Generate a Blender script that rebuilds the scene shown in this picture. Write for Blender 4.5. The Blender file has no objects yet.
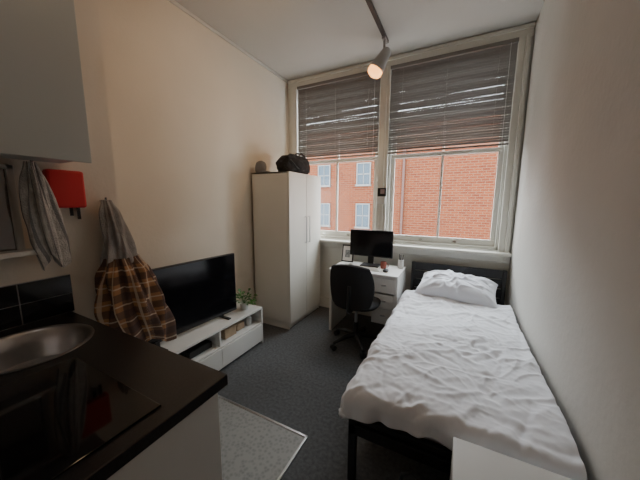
import bpy, bmesh, math, random
import numpy as np
from mathutils import Vector, Matrix, noise
random.seed(4)
C=bpy.context.scene.collection
# ---------------------------------------------------------------- materials
MATS={}
def mat(name,col,rough=.5,metal=0,noise_amt=0,nscale=8,bump=0,bscale=60,spec=.5,emis=None,estr=0,coat=0,sheen=0):
    if name in MATS:return MATS[name]
    m=bpy.data.materials.new(name);m.use_nodes=True;nt=m.node_tree;b=nt.nodes['Principled BSDF']
    b.inputs['Base Color'].default_value=(*col,1);b.inputs['Roughness'].default_value=rough
    b.inputs['Metallic'].default_value=metal;b.inputs['Specular IOR Level'].default_value=spec
    b.inputs['Coat Weight'].default_value=coat;b.inputs['Sheen Weight'].default_value=sheen
    if emis: b.inputs['Emission Color'].default_value=(*emis,1);b.inputs['Emission Strength'].default_value=estr
    tc=nt.nodes.new('ShaderNodeTexCoord')
    if noise_amt:
        n=nt.nodes.new('ShaderNodeTexNoise');n.inputs['Scale'].default_value=nscale;n.inputs['Detail'].default_value=5
        nt.links.new(tc.outputs['Object'],n.inputs['Vector'])
        r=nt.nodes.new('ShaderNodeValToRGB');r.color_ramp.elements[0].position=.3;r.color_ramp.elements[1].position=.7
        r.color_ramp.elements[0].color=(*[c*(1-noise_amt) for c in col],1);r.color_ramp.elements[1].color=(*[min(1,c*(1+noise_amt)) for c in col],1)
        nt.links.new(n.outputs['Fac'],r.inputs[0]);nt.links.new(r.outputs[0],b.inputs['Base Color'])
    if bump:
        n2=nt.nodes.new('ShaderNodeTexNoise');n2.inputs['Scale'].default_value=bscale;n2.inputs['Detail'].default_value=4
        nt.links.new(tc.outputs['Object'],n2.inputs['Vector'])
        bp=nt.nodes.new('ShaderNodeBump');bp.inputs['Strength'].default_value=bump;bp.inputs['Distance'].default_value=.01
        nt.links.new(n2.outputs['Fac'],bp.inputs['Height']);nt.links.new(bp.outputs[0],b.inputs['Normal'])
    MATS[name]=m;return m
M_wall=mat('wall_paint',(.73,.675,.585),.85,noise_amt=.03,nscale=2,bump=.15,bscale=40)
M_wallr=mat('wall_paint_shaded',(.58,.56,.51),.8,noise_amt=.05,nscale=2,bump=.2,bscale=30)  # wall paint toned down, the right wall's shade is in the colour
M_ceil=mat('ceiling_paint',(.62,.61,.575),.9,noise_amt=.02,nscale=2)
M_trim=mat('trim_gloss_paint',(.68,.665,.60),.35,noise_amt=.03,nscale=6)
M_carpet=mat('carpet',(.092,.096,.10),.95,noise_amt=.3,nscale=45,bump=.5,bscale=220)
M_white=mat('white_laminate',(.72,.72,.69),.45,noise_amt=.015,nscale=5)
M_offw=mat('wardrobe_laminate',(.72,.70,.64),.45,noise_amt=.02,nscale=4)
M_black=mat('black_plastic',(.012,.012,.013),.4)
M_blackmetal=mat('black_powdercoat',(.010,.010,.012),.45)
M_screen=mat('screen_black',(.006,.006,.008),.12)
M_counter=mat('worktop_black',(.014,.013,.015),.28,noise_amt=.5,nscale=160)
M_hob=mat('hob_glass',(.006,.006,.007),.05)
M_tile=mat('tile_black',(.010,.011,.014),.10)
M_grout=mat('grout',(.30,.30,.30),.9)
M_steel=mat('steel',(.55,.55,.56),.28,metal=1,noise_amt=.06,nscale=25)
M_chrome=mat('chrome',(.7,.7,.7),.12,metal=1)
M_duvet=mat('duvet_cotton',(.85,.865,.91),.9,bump=.10,bscale=14,sheen=.2)
M_pillow=mat('pillow_cotton',(.80,.82,.88),.9,bump=.15,bscale=16,sheen=.2)
M_fabric=mat('black_fabric',(.018,.018,.02),.9,bump=.4,bscale=200)
M_blind=mat('blind_slat',(.20,.185,.17),.45)
M_red=mat('red_plastic',(.62,.02,.025),.4)
M_leaf=mat('leaf',(.05,.16,.03),.5,noise_amt=.3,nscale=30)
M_pot=mat('pot_ceramic',(.6,.6,.57),.4)
M_card=mat('cardboard',(.42,.30,.19),.85,noise_amt=.1,nscale=20)
M_towel=mat('towel_grey',(.56,.55,.52),.95,noise_amt=.2,nscale=30,bump=.6,bscale=150)
M_towel2=mat('hoodie_grey',(.34,.325,.31),.95,noise_amt=.15,nscale=25,bump=.6,bscale=150)
M_greyc=mat('grey_cloth',(.20,.20,.21),.9,bump=.4,bscale=90)
M_pink=mat('pink_cloth',(.16,.07,.075),.85,bump=.3,bscale=60)
M_bulb=mat('bulb_glow',(1,.7,.4),.4,emis=(1,.42,.11),estr=3.4)
M_lampw=mat('lamp_white_metal',(.40,.39,.37),.35)
def stripes():
    nt=M_towel.node_tree;b=nt.nodes['Principled BSDF'];src=b.inputs['Base Color'].links[0].from_socket
    tc=nt.nodes.new('ShaderNodeTexCoord');sp=nt.nodes.new('ShaderNodeSeparateXYZ');nt.links.new(tc.outputs['UV'],sp.inputs[0])
    a=nt.nodes.new('ShaderNodeMath');a.operation='MULTIPLY';a.inputs[1].default_value=12;nt.links.new(sp.outputs['X'],a.inputs[0])
    f=nt.nodes.new('ShaderNodeMath');f.operation='FRACT';nt.links.new(a.outputs[0],f.inputs[0])
    g=nt.nodes.new('ShaderNodeMath');g.operation='LESS_THAN';g.inputs[1].default_value=.25;nt.links.new(f.outputs[0],g.inputs[0])
    x=nt.nodes.new('ShaderNodeMix');x.data_type='RGBA';nt.links.new(g.outputs[0],x.inputs[0]);nt.links.new(src,x.inputs[6]);x.inputs[7].default_value=(.25,.25,.25,1)
    nt.links.new(x.outputs[2],b.inputs['Base Color'])
stripes()
def vinyl():
    m=mat('vinyl_floor',(.36,.35,.33),.5)
    nt=m.node_tree;b=nt.nodes['Principled BSDF'];tc=nt.nodes.new('ShaderNodeTexCoord')
    v=nt.nodes.new('ShaderNodeTexVoronoi');v.inputs['Scale'].default_value=45;nt.links.new(tc.outputs['Object'],v.inputs['Vector'])
    r=nt.nodes.new('ShaderNodeValToRGB');r.color_ramp.elements[0].color=(.17,.175,.17,1);r.color_ramp.elements[1].color=(.28,.28,.265,1)
    r.color_ramp.elements[1].position=.6
    nt.links.new(v.outputs['Distance'],r.inputs[0]);nt.links.new(r.outputs[0],b.inputs['Base Color']);return m
M_vinyl=vinyl()
def brick():
    m=mat('brick_outside',(.3,.1,.06),.9);nt=m.node_tree;b=nt.nodes['Principled BSDF']
    tc=nt.nodes.new('ShaderNodeTexCoord');sp=nt.nodes.new('ShaderNodeSeparateXYZ');cb=nt.nodes.new('ShaderNodeCombineXYZ')
    nt.links.new(tc.outputs['Object'],sp.inputs[0]);nt.links.new(sp.outputs['X'],cb.inputs['X']);nt.links.new(sp.outputs['Z'],cb.inputs['Y'])
    t=nt.nodes.new('ShaderNodeTexBrick');t.inputs['Scale'].default_value=1;t.inputs['Brick Width'].default_value=.24;t.inputs['Row Height'].default_value=.085
    t.inputs['Mortar Size'].default_value=.010;t.inputs['Color1'].default_value=(.115,.030,.011,1);t.inputs['Color2'].default_value=(.078,.018,.008,1);t.inputs['Mortar'].default_value=(.11,.062,.040,1)
    nt.links.new(cb.outputs[0],t.inputs['Vector']);nt.links.new(t.outputs['Color'],b.inputs['Base Color'])
    b.inputs['Specular IOR Level'].default_value=.05;return m
M_brick=brick()
def glass():
    m=bpy.data.materials.new('window_glass');m.use_nodes=True;nt=m.node_tree;nt.nodes.remove(nt.nodes['Principled BSDF'])
    t=nt.nodes.new('ShaderNodeBsdfTransparent');g=nt.nodes.new('ShaderNodeBsdfGlossy');g.inputs['Roughness'].default_value=.02
    x=nt.nodes.new('ShaderNodeMixShader');x.inputs[0].default_value=.04
    nt.links.new(t.outputs[0],x.inputs[1]);nt.links.new(g.outputs[0],x.inputs[2]);nt.links.new(x.outputs[0],nt.nodes['Material Output'].inputs[0]);return m
M_glass=glass()
def plaid():
    m=mat('plaid_flannel',(.3,.15,.06),.95);nt=m.node_tree;b=nt.nodes['Principled BSDF'];L=nt.links
    tc=nt.nodes.new('ShaderNodeTexCoord');sp=nt.nodes.new('ShaderNodeSeparateXYZ');L.new(tc.outputs['UV'],sp.inputs[0])
    def band(out,scale,thr,off=0):
        a=nt.nodes.new('ShaderNodeMath');a.operation='MULTIPLY_ADD';a.inputs[1].default_value=scale;a.inputs[2].default_value=off;L.new(sp.outputs[out],a.inputs[0])
        f=nt.nodes.new('ShaderNodeMath');f.operation='FRACT';L.new(a.outputs[0],f.inputs[0])
        g=nt.nodes.new('ShaderNodeMath');g.operation='LESS_THAN';g.inputs[1].default_value=thr;L.new(f.outputs[0],g.inputs[0]);return g
    def mix(c1,c2,fac,fs):
        x=nt.nodes.new('ShaderNodeMix');x.data_type='RGBA'
        mm=nt.nodes.new('ShaderNodeMath');mm.operation='MULTIPLY';mm.inputs[1].default_value=fs;L.new(fac.outputs[0],mm.inputs[0]);L.new(mm.outputs[0],x.inputs[0])
        if isinstance(c1,tuple):x.inputs[6].default_value=c1
        else:L.new(c1,x.inputs[6])
        x.inputs[7].default_value=c2;return x.outputs[2]
    c=mix((.33,.17,.075,1),(.055,.035,.035,1),band('X',9,.5),.75)
    c=mix(c,(.055,.035,.035,1),band('Y',6,.45),.7)
    c=mix(c,(.58,.48,.36,1),band('X',9,.09,.3),.7)
    c=mix(c,(.58,.48,.36,1),band('Y',6,.08,.35),.7)
    L.new(c,b.inputs['Base Color']);return m
M_plaid=plaid()
# ---------------------------------------------------------------- geometry helpers
def link(o,parent=None):
    C.objects.link(o)
    if parent:o.parent=parent
    return o
def empty(name):
    o=bpy.data.objects.new(name,None);o.empty_display_size=.1;C.objects.link(o);return o
def mesh(name,verts,faces,m,parent=None,smooth=False,uvs=None):
    me=bpy.data.meshes.new(name);me.from_pydata([tuple(v) for v in verts],[],faces);me.update()
    if m:me.materials.append(m)
    if smooth:
        for p in me.polygons:p.use_smooth=True
    if uvs is not None:
        ul=me.uv_layers.new(name='UVMap')
        for l in me.loops:ul.data[l.index].uv=uvs[l.vertex_index]
    return link(bpy.data.objects.new(name,me),parent)
def bmobj(name,bm,m,parent=None,smooth=False):
    me=bpy.data.meshes.new(name);bm.normal_update();bm.to_mesh(me);bm.free()
    for x in (m if isinstance(m,(list,tuple)) else [m]):me.materials.append(x)
    if smooth:
        for p in me.polygons:p.use_smooth=True
    return link(bpy.data.objects.new(name,me),parent)
def addbox(bm,lo,hi,rot=None,piv=None,mi=0):
    r=bmesh.ops.create_cube(bm,size=1);c=[(a+b)/2 for a,b in zip(lo,hi)];s=[b-a for a,b in zip(lo,hi)]
    for v in r['verts']:
        v.co=Vector((v.co.x*s[0]+c[0],v.co.y*s[1]+c[1],v.co.z*s[2]+c[2]))
        if rot is not None:v.co=rot@(v.co-Vector(piv))+Vector(piv)
def boxes(name,lst,m,parent=None,bev=.003):
    bm=bmesh.new()
    for l in lst:addbox(bm,*l)
    o=bmobj(name,bm,m,parent)
    if bev:
        b=o.modifiers.new('bev','BEVEL');b.width=bev;b.segments=2;b.limit_method='ANGLE'
    return o
def box(name,lo,hi,m,parent=None,bev=.003):return boxes(name,[(lo,hi)],m,parent,bev)
def tube(name,paths,r,m,parent=None,n=12):
    bm=bmesh.new()
    for path in paths:
        P=[Vector(p) for p in path];rings=[]
        up=Vector((.13,.31,.94)).normalized()
        for i,p in enumerate(P):
            d=(P[min(i+1,len(P)-1)]-P[max(i-1,0)]).normalized()
            a=d.cross(up)
            if a.length<.1:a=d.cross(Vector((1,0,0)))
            a.normalize();b=d.cross(a)
            rr=r[i] if isinstance(r,(list,tuple)) else r
            rings.append([bm.verts.new(p+a*math.cos(t*2*math.pi/n)*rr+b*math.sin(t*2*math.pi/n)*rr) for t in range(n)])
        for q in range(len(rings)-1):
            for k in range(n):bm.faces.new((rings[q][k],rings[q][(k+1)%n],rings[q+1][(k+1)%n],rings[q+1][k]))
        bm.faces.new(rings[0][::-1]);bm.faces.new(rings[-1])
    bmesh.ops.recalc_face_normals(bm,faces=bm.faces)
    o=bmobj(name,bm,m,parent,True)
    e=o.modifiers.new('es','EDGE_SPLIT');e.split_angle=math.radians(50)
    return o
def lathe(name,prof,center,m,parent=None,n=40,axis=None):
    vs=[];fs=[]
    for r,z in prof:
        for k in range(n):
            a=2*math.pi*k/n;v=Vector((r*math.cos(a),r*math.sin(a),z))
            if axis is not None:v=axis@v
            vs.append(v+Vector(center))
    for i in range(len(prof)-1):
        for k in range(n):fs.append((i*n+k,i*n+(k+1)%n,(i+1)*n+(k+1)%n,(i+1)*n+k))
    o=mesh(name,vs,fs,m,parent,True)
    e=o.modifiers.new('es','EDGE_SPLIT');e.split_angle=math.radians(40);return o
def grid(name,P,m,parent=None,uv=None,closed=False):
    ny,nx=P.shape[:2];fs=[]
    for j in range(ny-1):
        for i in range(nx-1 if not closed else nx):
            i2=(i+1)%nx;fs.append((j*nx+i,j*nx+i2,(j+1)*nx+i2,(j+1)*nx+i))
    return mesh(name,P.reshape(-1,3),fs,m,parent,True,uv)
# ---------------------------------------------------------------- room
XL,XR,YB,YF,ZC=-2.22,.51,3.32,-1.3,3.14
XK=-1.85;YK=.90
box('floor',(XL-.2,YF-.2,-.12),(XR+.2,YB+.2,0),M_carpet,bev=0)
box('ceiling',(XL-.2,YF-.2,ZC),(XR+.2,YB+.2,ZC+.12),M_ceil,bev=0)
box('wall_left',(XL-.15,YK-.3,0),(XL,YB+.15,ZC),M_wall,bev=0)
box('wall_kitchen',(XL-.15,YF-.15,0),(XK,YK,ZC),M_wall,bev=0)
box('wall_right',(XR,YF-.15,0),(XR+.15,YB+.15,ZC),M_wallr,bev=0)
box('wall_front',(XL,YF-.15,0),(XR,YF,ZC),M_wall,bev=0)
W1=(-2.07,-.905);W2=(-.80,.40);Z0,Z1=1.0,3.04
boxes('wall_back',[((XL,YB,0),(XR,YB+.15,Z0)),((XL,YB,Z1),(XR,YB+.15,ZC)),((XL,YB,Z0),(W1[0],YB+.15,Z1)),((W1[1],YB,Z0),(W2[0],YB+.15,Z1)),((W2[1],YB,Z0),(XR,YB+.15,Z1))],M_trim,bev=0)
boxes('trim_window_casing',[((XL+.03,YB-.02,Z1-.02),(XR-.002,YB,ZC-.01)),((XL+.03,YB-.04,ZC-.045),(XR-.002,YB,ZC-.01)),((XL+.06,YB-.025,.9),(W1[0]+.005,YB,Z1)),((W1[1]-.005,YB-.025,.9),(W2[0]+.005,YB,Z1)),((W1[1]+.03,YB-.035,.9),(W2[0]-.03,YB,Z1)),((W2[1]-.005,YB-.025,.9),(W2[1]+.06,YB,Z1)),((W2[1]+.05,YB-.045,.9),(W2[1]+.085,YB,Z1))],M_trim,bev=.006)
boxes('trim_window_sill',[((XL+.02,YB-.10,.955),(XR-.004,YB+.02,.99)),((XL+.04,YB-.03,.88),(XR-.004,YB,.955))],M_trim,bev=.008)
boxes('baseboard_left',[((XL,YK,0),(XL+.018,YB,.14))],M_trim,bev=.005)
boxes('baseboard_right',[((XR-.018,YF,0),(XR,YB,.14))],M_trim,bev=.005)
boxes('baseboard_back',[((XL,YB-.018,0),(XR,YB,.14))],M_trim,bev=.005)
box('trim_ceiling_left',(XL,YK,ZC-.03),(XL+.02,YB,ZC),M_ceil,bev=.008)
box('floor_vinyl',(XK,YF,0),(-.775,1.315,.006),M_vinyl,bev=0)
boxes('trim_floor_threshold',[((XK,1.307,0),(-.76,1.325,.010)),((-.775,YF,0),(-.76,1.325,.010))],M_steel,bev=.003)
def window(name,x0,x1):
    e=empty(name);y=YB+.06
    fr=.045
    L=[((x0,y-.03,Z0),(x0+.03,y+.09,Z1)),((x1-.03,y-.03,Z0),(x1,y+.09,Z1)),((x0,y-.03,Z1-.03),(x1,y+.09,Z1)),((x0,y-.03,Z0),(x1,y+.09,Z0+.03))]
    zm=2.045
    a,b=x0+.03,x1-.03;xm=(a+b)/2
    L+=[((a,y,Z0+.03),(b,y+.035,Z0+.10)),((a,y,zm-.02),(b,y+.035,zm+.02)),((a,y,Z0+.1),(a+fr,y+.035,zm-.02)),((b-fr,y,Z0+.1),(b,y+.035,zm-.02)),((xm-.012,y+.002,Z0+.1),(xm+.012,y+.033,zm-.02))]
    L+=[((a,y+.04,zm-.02),(b,y+.07,zm+.018)),((a,y+.04,Z1-.09),(b,y+.07,Z1-.03)),((a,y+.04,zm),(a+fr,y+.07,Z1-.05)),((b-fr,y+.04,zm),(b,y+.07,Z1-.05)),((xm-.012,y+.04,zm),(xm+.012,y+.07,Z1-.05))]
    boxes('sash_frame',L,M_trim,e,.004)
    boxes('glass_pane',[((a+fr,y+.015,Z0+.1),(b-fr,y+.019,zm-.02)),((a+fr,y+.053,zm),(b-fr,y+.057,Z1-.09))],M_glass,e,0)
    boxes('sash_lift',[((xm-.2,y-.012,Z0+.05),(xm-.16,y,Z0+.065)),((xm+.16,y-.012,Z0+.05),(xm+.2,y,Z0+.065))],M_chrome,e,.002)
window('window_1',*W1);window('window_2',*W2)
def blind(x0,x1,zb):
    e=empty('venetian_blind');y=YB-.0
    box('head_rail',(x0,y-.03,3.0),(x1,y+.02,3.036),M_blind,e,.003)
    bm=bmesh.new();z=2.985;i=0
    while z>zb+.03:
        a=-math.radians(49+5*math.sin(i*1.7));w=.0130
        addbox(bm,(x0+.004,y-.005-w,z-.0006),(x1-.004,y-.005+w,z+.0006),Matrix.Rotation(a,3,'X')@Matrix.Rotation(math.radians(.15*math.sin(i*2.3)),3,'Y'),((x0+x1)/2,y-.005,z))
        z-=.0255;i+=1
    bmobj('slats',bm,M_blind,e)
    box('bottom_rail',(x0,y-.02,zb),(x1,y+.008,zb+.018),M_blind,e,.003)
    tube('ladder_cords',[[(x0+t*(x1-x0),y-.02,3.0),(x0+t*(x1-x0),y-.02,zb)] for t in (.12,.5,.88)],.0010,M_blind,e,6)
    tube('pull_cord',[[(x1-.06,y-.035,3.0),(x1-.06,y-.035,1.9)]],.0012,M_white,e,6)
blind(-2.055,-.915,2.07);blind(-.80,.395,2.07)
# ---------------------------------------------------------------- outside building
BY=10.5
e=empty('brick_building')
wx=[-6.9,-5.2,-3.45];wz=[(-2.2,-1.1),(.5,1.4),(2.2,3.0)]
boxes('facade',[((-16,BY,-6),(9,BY+.4,4.6))],M_brick,e,0)
boxes('string_course',[((-16,BY-.08,4.45),(9,BY,4.62)),],mat('stone',(.15,.13,.11),.8),e,.01)
M_bglass=mat('outside_glass',(.03,.045,.06),.25,spec=.25)
M_oframe=mat('outside_frame',(.10,.10,.095),.6)
fl=[];gl=[]
for x in wx:
    for a,b in wz:
        w=.25
        gl.append(((x-w,BY-.03,a),(x+w,BY-.01,b)))
        fl+=[((x-w-.04,BY-.06,a-.04),(x-w,BY,b+.04)),((x+w,BY-.06,a-.04),(x+w+.04,BY,b+.04)),((x-w,BY-.06,b),(x+w,BY,b+.04)),((x-w-.06,BY-.1,a-.07),(x+w+.06,BY,a)),((x-w,BY-.05,(a+b)/2-.02),(x+w,BY-.01,(a+b)/2+.02)),((x-.012,BY-.05,a),(x+.012,BY-.01,b))]
boxes('facade_windows_glass',gl,M_bglass,e,0);boxes('facade_windows_frames',fl,M_oframe,e,0)
tube('downpipe',[[(-1.9,BY-.08,-6),(-1.9,BY-.08,4.5)]],.05,mat('pipe_brick_red',(.05,.015,.008),.6),e,10)
box('street_ground',(-30,YB+.6,-6.2),(20,40,-6),mat('asphalt',(.15,.15,.15),.9,noise_amt=.2),bev=0)
# ---------------------------------------------------------------- wardrobe
e=empty('wardrobe');x0,x1,y0,y1,zt=-2.19,-1.665,2.49,3.25,1.83
boxes('carcass',[((x0,y0,0),(x1-.02,y0+.018,zt)),((x0,y1-.018,0),(x1-.02,y1,zt)),((x0,y0,zt-.018),(x1-.02,y1,zt)),((x0,y0,.06),(x1-.02,y1,.078)),((x0,y0,0),(x0+.01,y1,zt)),((x1-.05,y0+.018,0),(x1-.03,y1-.018,.06))],M_offw,e,.0015)
ym=(y0+y1)/2
boxes('doors',[((x1-.018,y0+.001,.065),(x1,ym-.003,zt-.002)),((x1-.018,ym+.003,.065),(x1,y1-.001,zt-.002))],M_offw,e,.002)
tube('handles',[[(x1,y,1.0),(x1+.025,y,1.0),(x1+.025,y,1.32),(x1,y,1.32)] for y in (ym-.04,ym+.04)],.006,M_steel,e,8)
def blob(name,c,s,m,parent=None,nz=.12,ns=6,seed=0,flat=True):
    bm=bmesh.new();bmesh.ops.create_icosphere(bm,subdivisions=5,radius=1)
    for v in bm.verts:
        n=noise.noise(v.co*ns*.35+Vector((seed,0,0)))*nz+noise.noise(v.co*ns+Vector((seed,3,0)))*nz*.35
        q=v.co.copy()
        q=Vector([math.copysign(abs(t)**.8,t) for t in q])*(1+n)
        if flat and q.z<-.75:q.z=-.75
        v.co=Vector((q.x*s[0]+c[0],q.y*s[1]+c[1],q.z*s[2]+c[2]))
    return bmobj(name,bm,m,parent,True)
e=empty('duffel_bag')
blob('bag_body',(-1.83,2.86,1.83+.10),(.15,.25,.132),M_fabric,e,.16,5,2)
tube('bag_strap',[[(-1.75,2.68,1.99),(-1.72,2.73,2.05),(-1.72,2.84,2.07),(-1.72,2.93,2.05),(-1.75,2.98,1.99)],[(-1.74,2.64,1.97),(-1.69,2.72,1.88),(-1.69,2.85,1.865)]],.010,M_black,e)
e=empty('grey_cap')
blob('cap_crown',(-2.10,2.555,1.83+.06),(.07,.045,.08),M_greyc,e,.1,5,7)
blob('cap_brim',(-2.06,2.555,1.8415),(.09,.045,.014),M_greyc,e,.03,5,9)
# ---------------------------------------------------------------- ceiling track + spots
TX=-.77
e=empty('ceiling_track_light')
box('track_rail',(TX-.017,.2,ZC-.03),(TX+.017,2.98,ZC),mat('track_dark',(.06,.055,.05),.4),e,.003)
def spot(y,aim,W,S=1.35):
    tube('stem',[[(TX,y,ZC-.03),(TX,y,ZC-.15)]],.013,M_lampw,e,10)
    box('adapter',(TX-.018,y-.05,ZC-.055),(TX+.018,y+.05,ZC-.03),M_lampw,e,.004)
    p=Vector((TX,y,ZC-.19));d=Vector(aim).normalized()
    q=Vector((0,0,1)).rotation_difference(d).to_matrix()
    pr=[(.0,-.07),(.022,-.068),(.036,-.05),(.041,0),(.050,.045),(.058,.085),(.060,.09),(.054,.09),(.045,.06),(.03,.02)]
    lathe('lamp_head',[(a*S,b*S) for a,b in pr],p+d*.02,M_lampw,e,32,q)
    pr=[(.022,.03),(.043,.07),(.054,.092),(.056,.112),(.047,.130),(.025,.142),(0,.145)]
    lathe('reflector_bulb',[(a*S,b*S) for a,b in pr],p+d*.02,M_bulb,e,32,q)
    l=bpy.data.lights.new('spot_lamp','SPOT');l.energy=W;l.color=(1,.70,.42);l.spot_size=math.radians(150);l.spot_blend=.9;l.shadow_soft_size=.06
    o=bpy.data.objects.new('spot_lamp',l);o.location=p+d*.24;o.rotation_euler=d.to_track_quat('-Z','Y').to_euler();link(o,e)
spot(2.88,(-.50,-.15,-.85),20);spot(1.55,(-.9,.3,-.4),12);spot(.6,(-.5,.3,-.8),2)  # first spot is in view; other two are unseen, added to light the walls
# ---------------------------------------------------------------- desk
e=empty('desk');dx0,dx1,dy0,dy1,dz=-1.27,-.50,2.70,3.19,.75
boxes('desk_frame',[((dx0,dy0,dz-.03),(dx1,dy1,dz)),((dx0,dy0+.01,0),(dx0+.03,dy1,dz-.03)),((dx1-.03,dy0+.01,0),(dx1,dy1,dz-.03)),((dx0+.03,dy1-.06,.35),(dx1-.03,dy1-.045,dz-.03)),((dx1-.27,dy0+.03,.2),(dx1-.25,dy1-.02,dz-.03)),((dx1-.27,dy0+.03,.2),(dx1-.03,dy1-.02,.218))],M_white,e,.002)
boxes('drawers',[((dx1-.248,dy0+.008,z),(dx1-.032,dy0+.026,z+.155)) for z in (.22,.38,.555)],M_white,e,.002)
boxes('drawer_knobs',[((dx1-.165,dy0-.012,z),(dx1-.115,dy0+.008,z+.012)) for z in (.30,.46,.63)],M_steel,e,.003)
e=empty('computer_monitor')
box('panel',(-1.15,3.04,.86),(-.635,3.065,1.175),M_black,e,.004)
box('screen',(-1.142,3.037,.874),(-.643,3.041,1.167),M_screen,e,0)
boxes('stand',[((-.93,3.065,.77),(-.86,3.085,1.0)),((-1.0,2.98,.75),(-.78,3.14,.762))],M_black,e,.003)
e=empty('keyboard')
box('keyboard_base',(-1.06,2.80,.75),(-.72,2.91,.762),M_white,e,.003)
boxes('keys',[((-1.05+i*.0235,2.808+j*.02,.762),(-1.05+i*.0235+.019,2.808+j*.02+.016,.767)) for i in range(14) for j in range(5)],M_white,e,0)
e=empty('computer_mouse');blob('mouse_body',(-.66,2.85,.7635),(.028,.045,.018),M_black,e,0)
e=empty('picture_frame')
R=Matrix.Rotation(math.radians(-12),3,'X')
pv=(-1.19,3.10,.752)
bm=bmesh.new();addbox(bm,(-1.27,3.06,.752),(-1.12,3.072,.965),R,pv);bmobj('frame_border',bm,M_black,e)
bm=bmesh.new();addbox(bm,(-1.256,3.057,.767),(-1.134,3.061,.950),R,pv);bmobj('mount_card',bm,mat('paper_white',(.8,.8,.78),.8),e)
bm=bmesh.new();addbox(bm,(-1.225,3.055,.81),(-1.165,3.058,.90),R,pv);bmobj('print_patch',bm,mat('print_grey',(.3,.32,.33),.8,noise_amt=.5,nscale=40),e)
e=empty('coffee_mug');lathe('mug_body',[(0,0),(.03,0),(.034,.01),(.034,.075),(.030,.075),(.029,.012),(0,.012)],(-.72,2.99,.75),mat('mug_terracotta',(.35,.09,.06),.4),e)
tube('mug_handle',[[(-.687,2.99,.81),(-.665,2.99,.80),(-.66,2.99,.785),(-.668,2.99,.77),(-.687,2.99,.765)]],.004,mat('mug_terracotta',(.35,.09,.06),.4),e,8)
e=empty('pen_pot');lathe('pot',[(0,0),(.032,0),(.032,.1),(.029,.1),(.028,.01)],(-.545,3.09,.75),M_white,e)
tube('pens',[[(-.545+a,3.09+b,.76),(-.545+2.3*a,3.09+2.3*b,.91)] for a,b in ((.01,0),(-.01,.005),(0,-.01))],.004,M_black,e,8)
e=empty('notebook_stack');boxes('notebooks',[((-1.24,2.78,.75),(-1.09,2.98,.765)),((-1.23,2.79,.765),(-1.10,2.96,.778))],mat('notebook',(.55,.52,.46),.7),e,.002)
# ---------------------------------------------------------------- office chair
e=empty('office_chair');cx,cy=-.88,2.55
def shell(name,w,h,c,curve,th,m,tilt,par):
    n=24;P=np.zeros((n,n,3))
    for j in range(n):
        for i in range(n):
            u=i/(n-1)*2-1;v=j/(n-1)*2-1
            x=u*math.sqrt(1-.30*v*v);z=v*math.sqrt(1-.30*u*u)
            P[j,i]=(x*w/2, -curve*(1-u*u)+.02*math.cos(v*2), z*h/2)
    Rm=Matrix.Rotation(tilt,3,'X')
    vs=[Rm@Vector(p)+Vector(c) for p in P.reshape(-1,3)]
    P2=np.array([tuple(v) for v in vs]).reshape(n,n,3)
    o=grid(name,P2,m,par);s=o.modifiers.new('s','SOLIDIFY');s.thickness=th;s.offset=0
    b=o.modifiers.new('b','BEVEL');b.width=th*.35;b.segments=3;b.limit_method='ANGLE';return o
shell('backrest',.44,.45,(cx+.02,cy-.22,.71),.05,.045,M_fabric,math.radians(6),e)
blob('seat',(cx,cy+.02,.47),(.235,.225,.045),M_fabric,e,.02,4,1)
tube('back_support',[[(cx,cy-.02,.43),(cx,cy-.2,.43),(cx+.01,cy-.27,.47),(cx+.02,cy-.27,.72)]],.018,M_black,e)
tube('gas_lift',[[(cx,cy,.09),(cx,cy,.25)],],.028,M_black,e)
tube('piston',[[(cx,cy,.25),(cx,cy,.43)]],.016,M_steel,e)
arms=[];wh=[]
for k in range(5):
    a=2*math.pi*k/5+.3;d=Vector((math.cos(a),math.sin(a),0))
    arms.append([Vector((cx,cy,.115)),Vector((cx,cy,.11))+d*.13,Vector((cx,cy,.075))+d*.27])
    w=Vector((cx,cy,.028))+d*.27;t=Vector((-d.y,d.x,0))
    wh+=[[w+t*.006,w+t*.024],[w-t*.024,w-t*.006]]
tube('star_base',arms,[.03,.024,.016],M_black,e);tube('castors',wh,.028,M_black,e,16)
# ---------------------------------------------------------------- bed
e=empty('bed');bx0,bx1,by0,by1=-.44,.48,1.19,3.22
L=[]
for x in (bx0,bx1-.04):
    L+=[((x,by0,0),(x+.04,by0+.04,.40)),((x,by1-.04,0),(x+.04,by1,.82)),((x,2.1,0),(x+.03,2.13,.3))]
L+=[((bx0,by0,.29),(bx0+.03,by1,.35)),((bx1-.03,by0,.29),(bx1,by1,.35)),((bx0,by0,.29),(bx1,by0+.03,.35)),((bx0,by0,.37),(bx1,by0+.03,.40))]
L+=[((bx0,by1-.035,z),(bx1,by1-.01,z+.09)) for z in (.73,.63,.53,.43)]
L+=[((bx0+.02,y,.30),(bx1-.02,y+.06,.318)) for y in np.arange(1.3,3.1,.16)]
boxes('frame',[tuple(map(tuple,l)) for l in L],M_blackmetal,e,.004)
box('mattress',(bx0+.03,by0+.045,.322),(bx1-.01,by1-.045,.475),M_duvet,e,.03)
nx,ny=220,300
xl,xr=-.455,.475;yf,yh=1.175,2.92
OS,OF=.115,.105
s=np.linspace(-OS,xr-xl,nx);t=np.linspace(-OF,yh-yf,ny)
S,T=np.meshgrid(s,t)
rng=np.random.default_rng(11)
def drop(q,r=.06):
    ang=np.clip(q/r,0,math.pi/2);h=r*np.sin(ang);d=r*(1-np.cos(ang))+np.clip(q-r*math.pi/2,0,None)
    return h,d
ex=np.clip(-(S-.045),0,None);ey=np.clip(-(T-.045),0,None)
hx,dxp=drop(ex);hy,dyp=drop(ey)
X=xl+np.where(S<.045,.045-hx,S);Y=yf+np.where(T<.045,.045-hy,T)
Hn=np.zeros_like(S)
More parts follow.
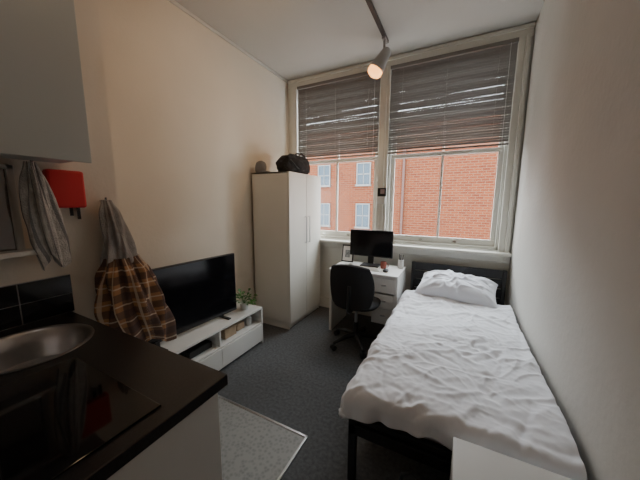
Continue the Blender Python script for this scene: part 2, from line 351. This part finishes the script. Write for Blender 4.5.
for k in range(260):
    px,py=rng.uniform(-.1,.95),rng.uniform(-.1,1.75);a=rng.normal(.35,.7) if k%3 else rng.uniform(0,3.14)
    Ln=rng.uniform(.04,.22);w=rng.uniform(.008,.024);am=rng.uniform(.22,.52)*w*(1 if rng.random()>.35 else -1)
    U=(S-px)*math.cos(a)+(T-py)*math.sin(a);V=-(S-px)*math.sin(a)+(T-py)*math.cos(a)
    V=V+.3*rng.normal()*U*U/Ln+.012*np.sin(U*14+k)
    Hn+=am*np.exp(-(V/w)**2)*np.exp(-(U/Ln)**2)
puff=.018*np.sin(S*6.5+.6)*np.sin(T*4.2)+.025*np.exp(-((T-1.6)/.22)**2)
nn=np.array([[noise.fractal(Vector((a*5,b*5,3)),1,2,4) for a in s] for b in t])
Zt=.545+puff+Hn+.013*nn+.012*np.minimum(1,S/.3)
Zt-= .05*np.clip((T-(yh-yf-.08))/.08,0,1)**2
D=np.maximum(dxp,dyp)+.3*np.minimum(dxp,dyp)
hem=.02*np.sin(T*9)+.014*np.sin(T*23+1)
hem2=.02*np.sin(S*11+1)
Z=Zt-D*(1+np.where(dxp>dyp,hem/.15,hem2/.15))
X=X-np.where(dxp>0,np.clip(dxp/.1,0,1)*(.014*np.sin(T*26)+.010*np.sin(T*55+2)+.004),0)
Y=Y-np.where(dyp>0,np.clip(dyp/.1,0,1)*(.010*np.sin(S*24)+.008*np.sin(S*51+2)+.0),0)
X=np.minimum(X,XR-.02)
o=grid('duvet',np.stack([X,Y,Z],-1),M_duvet);o.modifiers.new('s','SOLIDIFY').thickness=.018
# pillow
n=100;u=np.linspace(-1,1,n);Uu,Vv=np.meshgrid(u,u)
prof=(np.clip(1-np.abs(Uu)**3,0,1)**.5)*(np.clip(1-np.abs(Vv)**3,0,1)**.5)
wr=np.zeros_like(prof)
for k in range(50):
    px,py=rng.uniform(-.9,.9,2);a=math.atan2(py,px)+rng.normal(0,.5);w=rng.uniform(.03,.08);Ln=rng.uniform(.15,.5)
    U2=(Uu-px)*math.cos(a)+(Vv-py)*math.sin(a);V2=-(Uu-px)*math.sin(a)+(Vv-py)*math.cos(a)+.1*np.sin(U2*6+k)
    wr+=rng.uniform(-.034,.034)*np.exp(-(V2/w)**2-(U2/Ln)**2)
xx=Uu*.36;yy=Vv*.23
topz=prof*.13+wr*prof;botz=-prof*.035
Pt=np.stack([xx*(1-.06*(1-Vv**2)*np.abs(Uu)),yy*(1-.08*(1-Uu**2)*np.abs(Vv)),topz],-1);Pb=Pt.copy();Pb[...,2]=botz-.002
e=empty('pillow')
Rm=np.array(Matrix.Rotation(math.radians(13),3,'X')@Matrix.Rotation(math.radians(-5),3,'Z'))
for nm,PP in (('pillow_top',Pt),('pillow_underside',Pb[:,::-1])):
    grid(nm,PP@Rm.T+np.array([.03,2.950,.635]),M_pillow,e)
# ---------------------------------------------------------------- bedside unit (white) in the foreground
e=empty('bedside_cabinet')
x0,x1,y0,y1,zt=.045,.49,.70,1.118,.55
boxes('carcass',[((x0,y0,zt-.025),(x1,y1,zt)),((x0,y0,0),(x0+.018,y1,zt-.025)),((x1-.018,y0,0),(x1,y1,zt-.025)),((x0+.018,y1-.012,0),(x1-.018,y1,zt-.025)),((x0+.018,y0+.02,.05),(x1-.018,y1-.01,.068)),((x0+.018,y0+.02,.27),(x1-.018,y1-.01,.288))],M_white,e,.003)
boxes('drawer_fronts',[((x0+.02,y0,.06),(x1-.02,y0+.018,.275)),((x0+.02,y0,.28),(x1-.02,y0+.018,.52))],M_white,e,.003)
# bag by the bed
e=empty('tote_bag')
blob('bag_body',(-.10,1.02,.13),(.095,.075,.17),M_fabric,e,.14,5,5)
blob('bag_contents',(-.10,1.02,.25),(.065,.05,.04),M_pink,e,.3,7,3,False)
tube('bag_handles',[[(-.16,y,.22),(-.14,y,.32),(-.10,y,.35),(-.06,y,.32),(-.04,y,.22)] for y in (.97,1.07)],.007,M_black,e)
# ---------------------------------------------------------------- tv stand, tv, plant
e=empty('tv_stand');x0,x1,y0,y1,zt=-2.18,-1.77,1.0,2.12,.40
boxes('carcass',[((x0,y0,zt-.02),(x1,y1,zt)),((x0,y0,0),(x1,y0+.018,zt-.02)),((x0,y1-.018,0),(x1,y1,zt-.02)),((x0,y0,.215),(x1-.005,y1,.233)),((x0,y0,.03),(x1,y1,.045)),((x0,y0,0),(x0+.01,y1,zt)),((x0,(y0+y1)/2-.009,.23),(x1-.01,(y0+y1)/2+.009,zt-.02))],M_white,e,.002)
boxes('drawer_fronts',[((x1-.016,y0+.02,.035),(x1+.002,(y0+y1)/2-.002,.212)),((x1-.016,(y0+y1)/2+.002,.035),(x1+.002,y1-.02,.212))],M_white,e,.002)
e=empty('shelf_boxes')
boxes('cartons',[((-2.0,1.66,.234),(-1.83,1.80,.33)),((-2.02,1.83,.234),(-1.85,1.93,.30))],M_card,e,.003)
boxes('media_box',[((-2.05,1.3,.234),(-1.84,1.52,.29))],M_black,e,.004)
lathe('jar',[(0,0),(.03,0),(.032,.08),(.02,.09),(.02,.1),(0,.1)],(-1.86,2.0,.234),M_pot,e)
e=empty('television')
q=Matrix.Rotation(math.radians(-4),3,'Z');pv=(-1.93,1.42,.7)
bm=bmesh.new();addbox(bm,(-1.965,.955,.435),(-1.93,1.885,1.005),q,pv);o=bmobj('tv_body',bm,M_black,e);b=o.modifiers.new('b','BEVEL');b.width=.004
bm=bmesh.new();addbox(bm,(-1.931,.963,.448),(-1.9285,1.877,.997),q,pv);bmobj('tv_screen',bm,M_screen,e)
boxes('tv_feet',[((-2.03,y,.40),(-1.84,y+.03,.412)) for y in (1.1,1.72)]+[((-1.96,y,.41),(-1.935,y+.03,.45)) for y in (1.1,1.72)],M_black,e,.002)
e=empty('potted_plant')
pc=Vector((-1.90,1.99,.40))
lathe('pot',[(0,0),(.035,0),(.045,.07),(.04,.07),(.032,.01)],pc,M_pot,e)
bm=bmesh.new();rr=random.Random(2)
for k in range(60):
    a=rr.uniform(0,6.28);el=rr.uniform(.1,1.2);L_=rr.uniform(.06,.14);d=Vector((math.cos(a)*math.cos(el),math.sin(a)*math.cos(el),math.sin(el)))
    base=pc+Vector((0,0,.06));c=base+d*L_;w=rr.uniform(.014,.025);sd=d.cross(Vector((0,0,1))).normalized()
    tip=c+d*.045+Vector((0,0,-.02))
    v=[bm.verts.new(p) for p in (c-d*.01,c+d*.015+sd*w,tip,c+d*.015-sd*w)];bm.faces.new(v)
    b_=[bm.verts.new(p) for p in (base-sd*.001,base+sd*.001,c+sd*.001,c-sd*.001)];bm.faces.new(b_)
bmobj('leaves',bm,M_leaf,e)
# ---------------------------------------------------------------- kitchen
e=empty('kitchen_counter');ky0,ky1,kx1,kz=-1.0,.62,-.68,.90
o=box('worktop',(XK+.002,ky0,kz-.04),(kx1,ky1,kz),M_counter,e,.003)
bm=bmesh.new();bmesh.ops.create_cone(bm,cap_ends=True,segments=64,radius1=.187,radius2=.187,depth=.3)
for v in bm.verts:v.co+=Vector((-1.54,.37,.9))
cut=bmobj('sink_cutout',bm,M_counter,e)
mo=o.modifiers.new('cut','BOOLEAN');mo.object=cut;mo.operation='DIFFERENCE';mo.solver='EXACT'
o.modifiers.move(1,0)
dg=bpy.context.evaluated_depsgraph_get();me=bpy.data.meshes.new_from_object(o.evaluated_get(dg));o.modifiers.clear();o.data=me
bpy.data.objects.remove(cut)
boxes('carcass',[((XK+.002,ky1-.05,0),(kx1-.03,ky1-.03,kz-.04)),((kx1-.05,ky0,.0),(kx1-.03,ky1-.03,kz-.04)),((XK+.002,ky0,0),(kx1-.05,ky0+.018,kz-.04))],M_white,e,.002)
boxes('doors',[((kx1-.03,y,.12),(kx1-.012,y+.39,kz-.05)) for y in (-.98,-.585,-.19,.195)],M_white,e,.003)
lathe('sink_basin',[(.205,.0),(.207,.004),(.200,.007),(.19,.004),(.183,-.004),(.175,-.06),(.16,-.125),(.12,-.15),(.03,-.155),(.028,-.158),(0,-.158)],(-1.54,.37,kz),M_steel,e,64)
lathe('sink_drain',[(0,-.150),(.022,-.150),(.03,-.153)],(-1.54,.37,kz),M_chrome,e)
e=empty('kitchen_tap')
tube('spout',[[(-1.76,.10,.905),(-1.76,.10,1.12),(-1.74,.115,1.17),(-1.70,.14,1.19),(-1.65,.17,1.17),(-1.63,.185,1.13)]],.012,M_chrome,e)
lathe('tap_base',[(.028,0),(.028,.03),(.018,.05)],(-1.76,.10,.901),M_chrome,e);tube('lever',[[(-1.76,.1,.97),(-1.72,.04,1.0)]],.007,M_chrome,e)
e=empty('induction_hob');box('glass_top',(-1.27,-.12,.9002),(-.74,.42,.906),M_hob,e,.002)
# splashback tiles
e=empty('tile_splashback')
box('grout_bed',(XK,ky0,.90),(XK+.006,.632,1.106),M_grout,e,0)
tl=[]
for r in range(2):
    y=.63
    while y>-.9:
        tl.append(((XK+.003,y-.195,.903+r*.102),(XK+.009,y,1.001+r*.102)));y-=.2
boxes('tiles',tl,M_tile,e,.001)
# wall cabinet
e=empty('kitchen_wall_cabinet')
boxes('carcass',[((XK+.002,-.9,1.69),(-1.54,.652,2.45))],mat('kitchen_cab_body',(.55,.56,.54),.5),e,.002)
boxes('doors',[((-1.538,y,1.672),(-1.52,y+.385,2.452)) for y in (-.9,-.512,-.124,.265)],mat('kitchen_door_gloss',(.47,.495,.475),.3),e,.003)
# small mirror
e=empty('wall_mirror')
boxes('frame',[((XK,.26,1.26),(XK+.03,.285,1.66)),((XK,.45,1.26),(XK+.03,.475,1.66)),((XK,.26,1.64),(XK+.03,.475,1.66)),((XK,.24,1.245),(XK+.09,.50,1.268))],M_white,e,.002)
box('mirror_glass',(XK,.285,1.268),(XK+.012,.45,1.64),mat('mirror_dark',(.25,.25,.26),.08,metal=1),e,0)
# fire blanket
e=empty('fire_blanket')
box('case',(XK,.575,1.462),(XK+.05,.728,1.655),M_red,e,.012)
boxes('pull_tabs',[((XK+.015,.69,1.40),(XK+.019,.705,1.462)),((XK+.015,.66,1.42),(XK+.019,.675,1.462))],M_black,e,.001)
def drape(name,secs,m,parent,folds=5,amp=.25,seed=0,n=120,rows=70,uvs=(1,1)):
    secs=np.array(secs);zz=np.linspace(secs[0,0],secs[-1,0],rows);f=[np.interp(-zz,-secs[:,0],secs[:,k]) for k in range(1,5)]
    for k in range(4):
        f[k]=np.convolve(np.pad(f[k],4,'edge'),np.ones(9)/9,'valid')
    P=np.zeros((rows,n,3));uv=[]
    for j in range(rows):
        for i in range(n):
            a=2*math.pi*i/n
            g=1+amp*math.sin(folds*a+seed+1.6*math.sin(j/rows*3+seed)+ .8*math.sin(a))*min(1,j/12+.25)+amp*.5*math.sin(folds*2.3*a+j/rows*5)+.25*amp*noise.noise(Vector((math.cos(a)*2,math.sin(a)*2,zz[j]*14+seed)))
            dz=.02*math.sin(3*a+seed)*(j/rows)**4*2
            P[j,i]=(f[0][j]+f[2][j]*g*math.cos(a),f[1][j]+f[3][j]*g*math.sin(a),zz[j]+dz);uv.append((i/n*uvs[0],j/rows*uvs[1]))
    P[...,0]=np.maximum(P[...,0],XK+.004)
    return grid(name,P,m,parent,uv,True)
e=empty('coat_hook');tube('hook_prongs',[[(XK,.81,1.50),(XK+.05,.81,1.485),(XK+.065,.81,1.52)],[(XK,.53,1.67),(XK+.04,.53,1.655),(XK+.055,.53,1.685)]],.006,M_chrome,e,8)
e=empty('hanging_jacket')
drape('hood_and_collar',[(1.505,XK+.05,.815,.012,.02),(1.44,XK+.06,.82,.035,.045),(1.28,XK+.075,.84,.05,.06),(1.14,XK+.08,.85,.06,.085),(1.05,XK+.08,.85,.055,.09)],M_towel2,e,5,.22,1)
drape('plaid_body',[(1.17,XK+.085,.85,.05,.075),(1.10,XK+.11,.85,.085,.11),(.98,XK+.13,.85,.11,.135),(.86,XK+.15,.86,.12,.15),(.72,XK+.16,.89,.115,.15),(.63,XK+.165,.91,.09,.14)],M_plaid,e,7,.2,2)
e=empty('hanging_tea_towel')
drape('towel_cloth',[(1.675,XK+.09,.515,.012,.018),(1.60,XK+.095,.515,.03,.035),(1.45,XK+.095,.525,.033,.05),(1.30,XK+.09,.545,.03,.055),(1.20,XK+.08,.565,.02,.045)],M_towel,e,4,.25,3)
# card + switch on the centre mullion
e=empty('mullion_card');box('body',(-.895,YB-.05,1.57),(-.79,YB-.035,1.67),M_black,e,.003);box('photo_patch',(-.86,YB-.052,1.60),(-.81,YB-.0505,1.655),mat('patch_pink',(.4,.3,.3),.6),e,0)
e=empty('light_switch');box('plate',(-.90,YB-.05,1.475),(-.80,YB-.035,1.56),M_white,e,.003);box('rocker',(-.86,YB-.054,1.50),(-.84,YB-.05,1.535),M_white,e,.001)
# unseen fill light added behind the camera to brighten the interior
e=empty('added_fill_lamp')
lathe('diffuser',[(0,-.09),(.12,-.08),(.17,-.045),(.18,-.01)],(-.6,-.35,ZC),mat('fill_opal',(1,.95,.88),.5,emis=(1,.92,.8),estr=.5),e)
l=bpy.data.lights.new('fill_bulb','POINT');l.energy=3;l.color=(1,.93,.84);l.shadow_soft_size=.15
o=bpy.data.objects.new('fill_bulb',l);o.location=(-.6,-.35,ZC-.25);link(o,e)
# ---------------------------------------------------------------- daylight
w=bpy.data.worlds.new('sky');bpy.context.scene.world=w;w.use_nodes=True
bg=w.node_tree.nodes['Background'];bg.inputs[0].default_value=(.86,.94,1,1);bg.inputs[1].default_value=15.0
for (a,b) in (W1,W2):
    l=bpy.data.lights.new('portal','AREA');l.shape='RECTANGLE';l.size=b-a;l.size_y=Z1-Z0;l.cycles.is_portal=True
    o=bpy.data.objects.new('window_portal',l);o.location=((a+b)/2,YB+.2,(Z0+Z1)/2);o.rotation_euler=(math.radians(-90),0,0);link(o)
# ---------------------------------------------------------------- camera
f,yaw,pit,rol=267.5,math.radians(27.22),math.radians(8.12),math.radians(-.28)
F0=Vector((-math.sin(yaw),math.cos(yaw),0));R0=Vector((math.cos(yaw),math.sin(yaw),0));Zv=Vector((0,0,1))
F=math.cos(pit)*F0-math.sin(pit)*Zv;U=math.sin(pit)*F0+math.cos(pit)*Zv
R=math.cos(rol)*R0-math.sin(rol)*U;U2=math.sin(rol)*R0+math.cos(rol)*U
cd=bpy.data.cameras.new('camera');cd.sensor_width=36;cd.lens=f/640*36;cd.clip_start=.02
co=bpy.data.objects.new('camera',cd);C.objects.link(co)
m=Matrix((R,U2,-F)).transposed().to_4x4();m.translation=Vector((0,0,1.5));co.matrix_world=m
bpy.context.scene.camera=co
